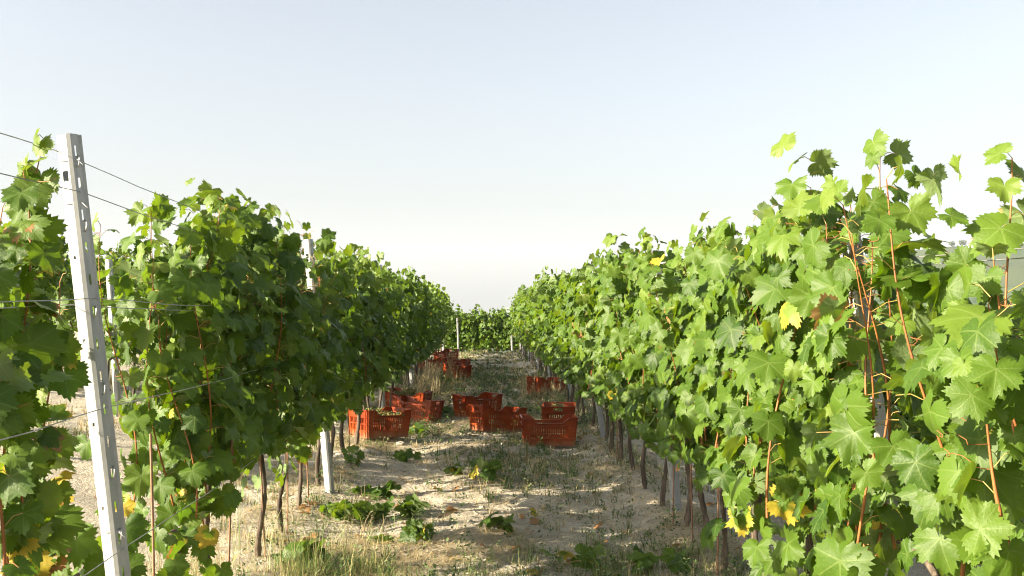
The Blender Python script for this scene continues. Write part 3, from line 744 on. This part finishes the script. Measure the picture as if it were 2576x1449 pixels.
def bunch_mesh(seed):
    rng = np.random.default_rng(seed); mb = MB()
    # one berry: small lat-long ball
    th = np.linspace(0, math.pi, 6); ph = np.arange(8) * math.pi / 4
    V = np.array([(math.sin(a) * math.cos(b), math.sin(a) * math.sin(b), math.cos(a)) for a in th for b in ph])
    F = np.array([(i * 8 + j, (i + 1) * 8 + j, (i + 1) * 8 + (j + 1) % 8, i * 8 + (j + 1) % 8) for i in range(5) for j in range(8)])
    for k in range(46):
        t = rng.random() ** .8; a = rng.uniform(0, 6.3); rr = .042 * (1 - .65 * t) * rng.uniform(.7, 1)
        c = np.array([t * .15 - .07, rr * math.cos(a), rr * math.sin(a)])
        mb.add(V * rng.uniform(.0075, .0098) + c, F)
    b = mb.mesh('berries', M_berry)
    mb = MB(); mb.tube(np.array([(-.10, .005, .01), (-.07, 0, .004), (.0, 0, 0), (.06, 0, 0)]), .0022, 5)
    return b, mb.mesh('stalk', M_petiole)
BUN = [bunch_mesh(k) for k in range(5)]

def crate(px, py, yaw, label, roll=0.0, pitch=0.0, fill=None, up=0.0, stand=False, shift=(0, 0), where='', z=None):
    x, y = pixg(px, py); x += shift[0]; y += shift[1]
    zz = (gz(x, y) if z is None else z) + .012 + up
    o = empty('harvest_crate', (x, y, zz)); o.rotation_mode = 'QUATERNION'
    q = Matrix.Rotation(R(yaw), 4, 'Z') @ Matrix.Rotation(R(pitch), 4, 'Y') @ Matrix.Rotation(R(roll), 4, 'X')
    o.rotation_quaternion = q.to_quaternion()
    tag(o, label, 'crate', 'orange harvest crates in the lane')
    for s in (0, math.pi):
        link('side_panel', SIDE, o, rot=(0, 0, s)); link('end_panel', END, o, rot=(0, 0, s))
    link('base_panel', BASE, o)
    if fill:
        n, lev = fill; rr = random.Random(int(px * 7 + py))
        for k in range(n):
            gx, gy = (k % 5 - 2) * .105 + rr.uniform(-.025, .025), (k // 5 - 1) * .115 + rr.uniform(-.02, .02)
            if k >= 15: gx, gy = rr.uniform(-.15, .15), rr.uniform(-.08, .08)
            p = Matrix.Translation((x, y, zz)) @ q @ Vector((gx, gy, lev + rr.uniform(-.012, .012) + (.045 if k >= 15 else 0)))
            b = empty('grape_bunch', p, (rr.uniform(-.4, .4), rr.uniform(-.35, .35), rr.uniform(0, 6.28)))
            tag(b, f'pale green grape bunch heaped in the {where}', 'grapes', f'grape bunches in the {where}')
            m = BUN[rr.randrange(5)]; link('berries', m[0], b); link('stalk', m[1], b)
    return o
# px, py: pixel of the crate's foot
def crate_corner(px, py, yaw, label, **kw):
    """px, py: pixel of the crate's nearest foot corner; yaw: turn of the long side, negative turns its right end nearer"""
    kw.setdefault('corner', (-1, -1)); cx, cy = kw.pop('corner')
    x0, y0 = pixg(px, py); a = R(yaw)
    lx, ly = -cx * CL / 2 * .9, -cy * CW / 2 * .9
    dx, dy = lx * math.cos(a) - ly * math.sin(a), lx * math.sin(a) + ly * math.cos(a)
    xx, yy = x0 + dx, y0 + dy
    kw['shift'] = (xx - pixg(px, py)[0], yy - pixg(px, py)[1])
    return crate(px, py, yaw, label, **kw)
crate_corner(925, 1112, 40, 'orange crate heaped with grapes, nearest on the left, its sunlit end behind two trunks', pitch=2.5, fill=(20, .235), where='nearest left crate')
crate_corner(1077, 1068, -22, 'brightly sunlit orange crate leaning on a second crate beside the left row', corner=(1, -1), pitch=5, roll=-4)
crate_corner(1060, 1046, -14, 'grape filled crate mostly hidden behind the sunlit left crate', corner=(1, -1), pitch=4, fill=(18, .25), where='crate behind the sunlit left crate')
crate_corner(1177, 1053, 32, 'shaded red crate standing in the middle of the lane, hindmost of the centre pair', pitch=0)
crate_corner(1217, 1092, 27, 'tilted red crate in the middle of the lane behind yellow flowers', pitch=5.5, roll=-3)
crate_corner(1322, 1120, 1, 'front shaded crate with a scooped side on the right of the lane', pitch=0)
crate_corner(1368, 1085, 84, 'grape filled crate with its handle end facing, behind the front right crate', corner=(-1, 1), fill=(18, .235), where='right crate with handle end facing')
crate_corner(1357, 999, 33, 'crate half hidden by dry stalks against the right row', pitch=4)
crate_corner(1146, 957, -60, 'shaded crate in front of the distant crate cluster on the left', corner=(1, -1), pitch=3)
crate_corner(1167, 935, -20, 'flat shaded crate at the right of the distant crate cluster', corner=(1, -1), pitch=2)
crate(1122, 926, 55, 'upright glowing orange crate at the back of the distant cluster', pitch=-2, up=.16)
crate(1088, 932, 20, 'small red crate glimpsed under the left row in the distance')

# ------------------------------------------------------------------ lane cover: grass, straw, weeds, clods, litter
def blades(name, label, n, area, dens_fn, hgt, wid, cols, seed, lean=.8, seg=3, tuft=14, spread=.035):
    rng = np.random.default_rng(seed)
    # tufts: more of them near the viewer (depth drawn with a 1/y weight), each a spray of blades
    per = tuft; nt = n // per
    ty = area[2] * (area[3] / area[2]) ** rng.random(nt * 6); tx = rng.uniform(area[0], area[1], nt * 6)
    k = rng.random(nt * 6) < dens_fn(tx, ty); tx, ty = tx[k][:nt], ty[k][:nt]
    r = np.abs(rng.normal(0, spread, (len(tx), per))); an = rng.uniform(0, 6.283, (len(tx), per))
    x = (tx[:, None] + r * np.cos(an)).ravel(); y = (ty[:, None] + r * np.sin(an)).ravel(); m = len(x); tid = np.repeat(np.arange(len(tx)), per)
    z = ground_z(x, y)
    cl = vn2(x * 5, y * 5)
    h = hgt(x, y, rng) * (.5 + cl) * rng.lognormal(0, .35, len(tx))[tid]; w = wid * rng.uniform(.7, 1.3, m) * np.clip(y / 8, .8, 3.0)
    a = an.ravel() + rng.normal(0, .6, m); d = np.stack([np.cos(a), np.sin(a), 0 * a], 1); s = np.stack([-np.sin(a), np.cos(a), 0 * a], 1)
    ln = np.abs(rng.normal(0, lean, m)) ; ln = np.clip(ln, 0, 2.2)
    base = np.stack([x, y, z - .004], 1); V = []
    for q in range(seg + 1):
        t = q / seg; th = ln * t
        c = base + (h * t * np.sin(th * .8))[:, None] * d + np.array([0, 0, 1.]) * (h * t * np.cos(th * .75))[:, None]
        if q < seg: ww = (w * (1 - t * .65))[:, None] * s; V += [c - ww, c + ww]
        else: V += [c]
    V = np.stack(V, 1); nv = V.shape[1]
    F4 = [(2 * q, 2 * q + 1, 2 * q + 3, 2 * q + 2) for q in range(seg - 1)]; F3 = [(2 * seg - 2, 2 * seg - 1, 2 * seg)]
    o = (np.arange(m) * nv)[:, None, None]
    C = np.array(cols); ci = np.where(rng.random(m) < .7, rng.integers(0, len(C), len(tx))[tid], rng.integers(0, len(C), m)); tone = np.clip(C[ci] * rng.uniform(.75, 1.25, (m, 1)), 0, 1)
    tone = np.repeat(tone[:, None], nv, 1)
    mb = MB(); mb.add(V.reshape(-1, 3), (np.array(F4)[None] + o).reshape(-1, 4), 0, tone=tone.reshape(-1, 3))
    mb.f3.append((np.array(F3)[None] + o).reshape(-1, 3)); mb.m3.append(np.zeros(m))
    return tag(link(name, mb.mesh(name, M_grass)), label, kind='stuff')
def strip(x, y):
    patch = vn1(x * 1.3 + 11, y * .8 + 5); p2 = vn3(x * 3.1, y * 2.6)
    c = np.exp(-((x - .32) / .55) ** 2) * sstep(6.5, 10, y) * .8
    fore = (1 - sstep(5.6, 7.0, y)) * .5
    rows = .35 * np.exp(-((np.abs(x) - ROWX) / .35) ** 2)
    lft = .9 * sstep(-.5, -1.0, x) * sstep(-1.9, -1.2, x) * (1 - sstep(5.8, 7.0, y))
    far = .55 * sstep(10, 15, y) * sstep(-1.35, -.7, x)
    return np.clip((c + fore + rows + lft + far + .12) * sstep(.28, .62, .6 * patch + .4 * p2), 0, 1)
GREEN = [(0.055, 0.11, 0.026), (0.08, 0.14, 0.036), (0.12, 0.17, 0.055), (0.19, 0.19, 0.10), (0.30, 0.26, 0.14)]
STRAW = [(0.46, 0.37, 0.20), (0.55, 0.45, 0.27), (0.40, 0.31, 0.17), (0.34, 0.28, 0.16)]
blades('grass', 'low grey green grass and weeds down the middle of the lane', 62000, (-2.2, 2.2, 5.0, 40), strip, lambda x, y, r: r.uniform(.025, .075, len(x)), .0028, GREEN, 21, 1.15)
blades('dry_grass', 'short dry stubble scattered over the lane', 34000, (-2.4, 2.4, 5.0, 40), lambda x, y: np.clip(strip(x + .3, y + .4) * .6 + .16 * vn2(x * 2, y * 2), 0, 1), lambda x, y, r: r.uniform(.02, .08, len(x)), .0019, STRAW, 22, 1.4)
blades('tall_grass', 'tall pale grass tufts at the foot of the left vines', 800, (-1.75, -.35, 4.7, 6.4), lambda x, y: sstep(.45, .7, vn1(x * 3, y * 3)) * sstep(-.3, -.75, x), lambda x, y, r: r.uniform(.08, .24, len(x)), .0021, [(0.16, 0.20, 0.06), (0.24, 0.25, 0.09), (0.42, 0.36, 0.18), (0.50, 0.42, 0.22)], 23, .7, 4, 7, .07)
blades('foreground_grass', 'green grass blades along the bottom edge', 4500, (-1.2, 1.7, 4.9, 6.3), lambda x, y: sstep(.40, .62, vn2(x * 2.5, y * 2.5)) * (1 - sstep(5.7, 6.3, y)), lambda x, y, r: r.uniform(.03, .12, len(x)), .0025, [(0.12, 0.18, 0.045), (0.18, 0.23, 0.07), (0.30, 0.29, 0.12)], 24, 1.15, 4, 9, .05)
blades('dry_weeds', 'dry straw coloured weeds around the crates and row feet', 2600, (-1.7, 1.7, 13, 24), lambda x, y: np.clip(np.exp(-((x + .95) / .3) ** 2) * sstep(15, 17, y) + np.exp(-((x - 1.05) / .22) ** 2) * sstep(15, 17, y) * (1 - sstep(18.5, 20, y)), 0, 1), lambda x, y, r: r.uniform(.08, .34, len(x)), .0022, STRAW, 25, .6, 3)
blades('back_grass', 'sparse dry grass on the ground behind the left row', 26000, (-8, -1.5, 6, 26), lambda x, y: .9 * sstep(.35, .65, vn1(x * 1.2, y)), lambda x, y, r: r.uniform(.03, .10, len(x)), .003, GREEN + STRAW, 26)

blades('verge_grass', 'sparse dry grass beyond the right row', 9000, (1.5, 6, 4.5, 18), lambda x, y: .9 * sstep(.35, .65, vn1(x * 1.2 + 9, y)), lambda x, y, r: r.uniform(.03, .12, len(x)), .003, GREEN + STRAW, 27)
def straw_flat():
    rng = np.random.default_rng(31); n = 20000
    y = 5.2 * (22 / 5.2) ** rng.random(n * 3); x = rng.uniform(-1.7, 1.7, n * 3)
    k = rng.random(n * 3) < np.clip(.12 + .9 * sstep(.45, .7, vn3(x * 1.4 + 3, y * 1.1)), 0, 1); x, y = x[k][:n], y[k][:n]; n = len(x)
    a = rng.normal(0, .9, n); L = rng.uniform(.03, .13, n); w = rng.uniform(.0012, .0022, n) * np.clip(y / 8, .8, 2.2)
    dx, dy = np.cos(a) * L, np.sin(a) * L
    p0 = np.stack([x - dx, y - dy, ground_z(x - dx, y - dy) + .006 + rng.uniform(0, .02, n)], 1); p1 = np.stack([x + dx, y + dy, ground_z(x + dx, y + dy) + .006 + rng.uniform(0, .03, n)], 1)
    s = np.stack([-np.sin(a) * w, np.cos(a) * w, 0 * w], 1); up = np.array([0, 0, .0015])
    V = np.stack([p0 - s, p0 + s, p1 + s, p1 - s], 1)
    C = np.array(STRAW)[rng.integers(0, 4, n)] * rng.uniform(.8, 1.25, (n, 1))
    mb = MB(); mb.add(V.reshape(-1, 3), (np.array([[0, 3, 2, 1]])[None] + (np.arange(n) * 4)[:, None, None]).reshape(-1, 4), 0, tone=np.repeat(np.clip(C, 0, 1)[:, None], 4, 1).reshape(-1, 3))
    tag(link('straw', mb.mesh('straw', M_grass)), 'loose straw strewn over the clay', kind='stuff')
straw_flat()

def clods():
    rng = np.random.default_rng(33); n = 9000; mb = MB()
    t = (1 + 5 ** .5) / 2
    V = np.array([(-1, t, 0), (1, t, 0), (-1, -t, 0), (1, -t, 0), (0, -1, t), (0, 1, t), (0, -1, -t), (0, 1, -t), (t, 0, -1), (t, 0, 1), (-t, 0, -1), (-t, 0, 1)]) / 1.9
    F = np.array([(0, 11, 5), (0, 5, 1), (0, 1, 7), (0, 7, 10), (0, 10, 11), (1, 5, 9), (5, 11, 4), (11, 10, 2), (10, 7, 6), (7, 1, 8), (3, 9, 4), (3, 4, 2), (3, 2, 6), (3, 6, 8), (3, 8, 9), (4, 9, 5), (2, 4, 11), (6, 2, 10), (8, 6, 7), (9, 8, 1)])
    y = 5.0 * (26 / 5.0) ** rng.random(n); x = rng.uniform(-1.9, 1.9, n); r = rng.lognormal(-4.95, .6, n) * np.clip(y / 9, .8, 1.6)
    P = V[None] * r[:, None, None] * rng.uniform(.6, 1.25, (n, 12, 1)); P[..., 2] *= .6
    P += np.stack([x, y, ground_z(x, y) + r * .15], 1)[:, None]
    mb.add(P.reshape(-1, 3), (F[None] + (np.arange(n) * 12)[:, None, None]).reshape(-1, 3))
    tag(link('clods', mb.mesh('clods', M_ground, False)), 'small crumbs of dry clay on the lane', kind='stuff')
clods()

def weeds():
    rng = np.random.default_rng(35); mb = MB(); LT = np.array([(0, 0, 0), (.32, .45, .03), (0, 1, -.05), (-.32, .45, .03)])
    n = 1500; y = 5.3 * (24 / 5.3) ** rng.random(n * 4); x = rng.uniform(-1.7, 1.7, n * 4); k = rng.random(n * 4) < np.clip(strip(x, y) + .1, 0, 1); x, y = x[k][:n], y[k][:n]
    for a, b in zip(x, y):
        z = gz(a, b); m = rng.integers(8, 22); H = rng.uniform(.05, .17)
        c = np.array([(0.07, 0.13, 0.035), (0.11, 0.165, 0.06), (0.18, 0.21, 0.10)])[rng.integers(0, 3)] * rng.uniform(.8, 1.2)
        for q in range(m):
            an = rng.uniform(0, 6.28); s = rng.uniform(.012, .032) * np.clip(b / 9, 1, 1.6); h = rng.random() * H; e = rng.uniform(-.2, .9)
            d = np.array([math.cos(an) * math.cos(e), math.sin(an) * math.cos(e), math.sin(e)]); sd = np.array([-math.sin(an), math.cos(an), 0]); nn = np.cross(sd, d)
            o = np.array([a, b, z + h]) + d * rng.uniform(0, .04)
            mb.add(o + s * (LT[:, :1] * sd + LT[:, 1:2] * d + LT[:, 2:] * nn), [(0, 1, 2, 3)], 0, tone=np.tile(c, (4, 1)))
    tag(link('weeds', mb.mesh('weeds', M_grass)), 'small leafy weeds scattered in the lane', kind='stuff')
weeds()

def litter():
    rng = np.random.default_rng(37); n = 170
    y = 5.2 * (22 / 5.2) ** rng.random(n); x = np.clip(rng.normal(0, 1.1, n), -2.3, 2.3)
    p = np.stack([x, y, ground_z(x, y) + .015], 1); nr = rng.normal(0, .35, (n, 3)); nr[:, 2] = 1; nr /= np.linalg.norm(nr, axis=1)[:, None]
    mb = MB(); put_leaves(mb, rng, T_MID, p, nr, rng.normal(0, 1, (n, 3)), rng.uniform(.025, .06, n), rng.random(n), np.full(n, .6), np.where(rng.random(n) < .8, .95, .3))
    tag(link('leaf_litter', mb.mesh('leaf_litter', [M_leaf])), 'dry brown vine leaves lying on the clay', kind='stuff')
litter()

def cut_shoot(px, py, n, spread, label, seed):
    rng = np.random.default_rng(seed); n = int(n * 1.4); x0, y0 = pixg(px, py); z = gz(x0, y0)
    o = empty('cut_shoot', (x0, y0, z), (0, 0, rng.uniform(0, 6.3))); tag(o, label, 'cut shoot', 'cut green vine shoots lying in the lane')
    t = np.linspace(-1, 1, 9); mb = MB(); path = np.stack([spread * t, .05 * np.sin(t * 2), .03 + .015 * np.cos(t * 3)], 1); mb.tube(path, np.linspace(.004, .002, 9), 5)
    link('stem', mb.mesh('stem', M_petiole), o)
    p = np.stack([rng.uniform(-spread, spread, n), rng.normal(0, .05, n), rng.uniform(.03, .11, n)], 1)
    nr = rng.normal(0, .6, (n, 3)); nr[:, 2] = rng.uniform(.35, 1, n); nr /= np.linalg.norm(nr, axis=1)[:, None]
    mb = MB(); put_leaves(mb, rng, T_HI, p, nr, rng.normal(0, 1, (n, 3)) * [1, 1, .4], rng.uniform(.055, .10, n), np.clip(rng.normal(.28, .2, n), 0, 1), np.where(rng.random(n) < .06, .5, 0), np.zeros(n))
    link('foliage', mb.mesh('foliage', [M_leaf]), o)
for k, a in enumerate([(905, 1310, 13, .24, 'leafy green cut shoot lying left in the lane, largest heap'), (940, 1252, 9, .17, 'cut leaves lying just right of the second left post'), (1030, 1300, 7, .15, 'wilting cut leaves right of the largest heap'),
    (850, 1300, 7, .13, 'cut leaves lying close to the crooked left trunk'), (1020, 1365, 9, .15, 'curled dark green cut leaves at the lower centre left'), (1465, 1430, 5, .12, 'large fresh cut leaves at the bottom edge right of centre'),
    (1230, 1205, 12, .28, 'cut leaves in the weeds at the middle of the lane'), (1145, 1195, 5, .1, 'pale cut leaves left of the middle weeds'), (1040, 1100, 7, .14, 'small heap of cut leaves beside the nearest left crate'),
    (1065, 1045, 7, .18, 'cut leaves in the shade right of the sunlit crate'), (1110, 1050, 9, .2, 'dark cut leaves left of the centre crates'), (1128, 968, 10, .22, 'bright green leaves in front of the distant crates'), (1690, 1440, 3, .08, 'lone cut leaves at the bottom edge before the right row'),
    (1610, 1435, 3, .08, 'pale cut leaves at the bottom, left of the lone leaves'), (1030, 1160, 6, .12, 'cut leaves on the bare clay below the nearest left crate'), (900, 1165, 6, .1, 'upright green sucker leaves at the trunk before the nearest left crate'), (770, 1425, 8, .13, 'broad leaves in the tall grass at the bottom left'),
    (1270, 1340, 6, .12, 'dull cut leaf with a brown curled end at the lower centre')]):
    cut_shoot(*a, 500 + k)

def flower(px, py, h, label):
    x, y = pixg(px, py); o = empty('yellow_flower', (x, y, gz(x, y))); tag(o, label, 'flower', 'yellow flowers before the tilted crate')
    mb = MB(); t = np.linspace(0, 1, 5); mb.tube(np.stack([.02 * t, .0 * t, h * t], 1), .0025, 5); link('stem', mb.mesh('stem', M_petiole), o)
    mb = MB()
    for k in range(9):
        a = k * .698; mb.add(np.array([(0, 0, 0), (.010 * math.cos(a - .35), .010 * math.sin(a - .35), .006), (.019 * math.cos(a), .019 * math.sin(a), .005), (.010 * math.cos(a + .35), .010 * math.sin(a + .35), .006)]) + (.02, 0, h), [(0, 1, 2, 3)], 0, tone=np.tile((.75, .55, .02), (4, 1)))
    link('petals', mb.mesh('petals', M_grass), o)
flower(1234, 1100, .20, 'yellow flower on the left in front of the tilted crate'); flower(1290, 1104, .21, 'yellow flower on the right in front of the tilted crate')

# ------------------------------------------------------------------ far hillside: houses and trees
def hill_pt(px, py, dist):
    a = math.atan((px - 1213) / FPX); return Vector((dist * math.sin(a), dist * math.cos(a), CAMZ + (783 - py) / FPX * dist))
def house(px, py, dist, w, d, h, wall, label, nwin):
    p = hill_pt(px, py, dist); o = empty('farmhouse', p, (0, 0, -math.atan((px - 1213) / FPX) - .25)); tag(o, label, 'house', 'houses on the far hill')
    mb = MB(); mb.box((-w / 2, -d / 2, -6), (w / 2, d / 2, h)); link('wall', mb.mesh('wall', wall, False), o)
    mb = MB(); e = .6; r = h + d * .28
    V = [(-w / 2 - e, -d / 2 - e, h), (w / 2 + e, -d / 2 - e, h), (w / 2 + e, d / 2 + e, h), (-w / 2 - e, d / 2 + e, h), (-w / 2 - e + d * .3, 0, r), (w / 2 + e - d * .3, 0, r)]
    mb.add(V, [(0, 1, 5, 4), (2, 3, 4, 5), (0, 3, 2, 1)]); mb.add(np.array(V)[[0, 4, 3, 1, 2, 5]], [(0, 1, 2), (3, 4, 5)]); rf = link('roof', mb.mesh('roof', M_roof, False), o)
    mb = MB(); mb.box((w * .2, -.5, h), (w * .2 + 1, .5, r + .9)); link('chimney', mb.mesh('chimney', wall, False), rf)
    for k in range(nwin):
        for f in (.28, .68):
            mb = MB(); x = -w / 2 + w * (k + .5) / nwin; mb.box((x - .5, -d / 2 - .05, h * f - .7), (x + .5, -d / 2 + .1, h * f + .7)); link('window', mb.mesh('window', M_pane, False), o)
house(2494, 632, 940, 19, 10, 5.2, M_wall, 'long pinkish farmhouse with terracotta roof on the far hilltop', 6)
house(2472, 638, 930, 9, 8, 3.4, M_wallw, 'low pale annexe in front of the pinkish farmhouse', 3)
house(2566, 634, 945, 10, 9, 5.0, M_wallw, 'white house at the right end of the far hilltop', 3)
house(2436, 690, 700, 8, 6, 3.0, M_wallw, 'small white shed lower on the far hillside', 2)
def far_tree(px, py, dist, h, label, seed):
    rng = np.random.default_rng(seed); p = hill_pt(px, py, dist); o = empty('hill_tree', p); tag(o, label, 'tree', 'trees on the far hilltop')
    mb = MB(); mb.tube(np.array([(0, 0, -3), (.1, 0, h * .3), (0, .1, h * .6)]), np.array([.35, .28, .15]), 6); link('trunk', mb.mesh('trunk', M_bark), o)
    n = 260; c = rng.normal(0, 1, (n, 3)); c /= np.linalg.norm(c, axis=1)[:, None]; c *= (rng.random(n) ** .4)[:, None] * np.array([h * .42, h * .42, h * .4]) * (1 + .25 * np.sin(c[:, :1] * 4 + seed)); c[:, 2] += h * .62
    q = rng.normal(0, h * .06, (n, 4, 3)); V = c[:, None] + q
    mb = MB(); mb.add(V.reshape(-1, 3), (np.array([[0, 1, 2, 3]])[None] + (np.arange(n) * 4)[:, None, None]).reshape(-1, 4), 0, tone=np.repeat((np.array([.05, .08, .03]) * rng.uniform(.7, 1.4, (n, 1)))[:, None], 4, 1).reshape(-1, 3)); link('crown', mb.mesh('crown', M_tree, False), o)
for k, (px, py, h, lab) in enumerate([(2555, 634, 9, 'round tree beside the white house on the far hilltop'), (2530, 636, 6, 'small tree right of the pinkish farmhouse'), (2440, 637, 7, 'tree left of the pinkish farmhouse'), (2412, 637, 6, 'leftmost small tree on the far hilltop'), (1772, 702, 11, 'hazy dark tree on the ridge above the right row'), (1795, 700, 9, 'second hazy tree on the ridge above the right row')]):
    far_tree(px, py, 945, h, lab, 700 + k)

# ------------------------------------------------------------------ haze
def haze():
    mb = MB(); mb.box((-3600, -700, -95), (3600, 4200, 260)); 
    m, N, L, out = nmat('haze'); v = N('ShaderNodeVolumePrincipled', Density=.00016, Anisotropy=0.0); v.inputs['Color'].default_value = (.77, .86, 1.0, 1)
    L(v.outputs[0], out.inputs['Volume'])
    tag(link('haze', mb.mesh('haze', m, False)), 'thin bluish haze over the valley', kind='stuff')
haze()
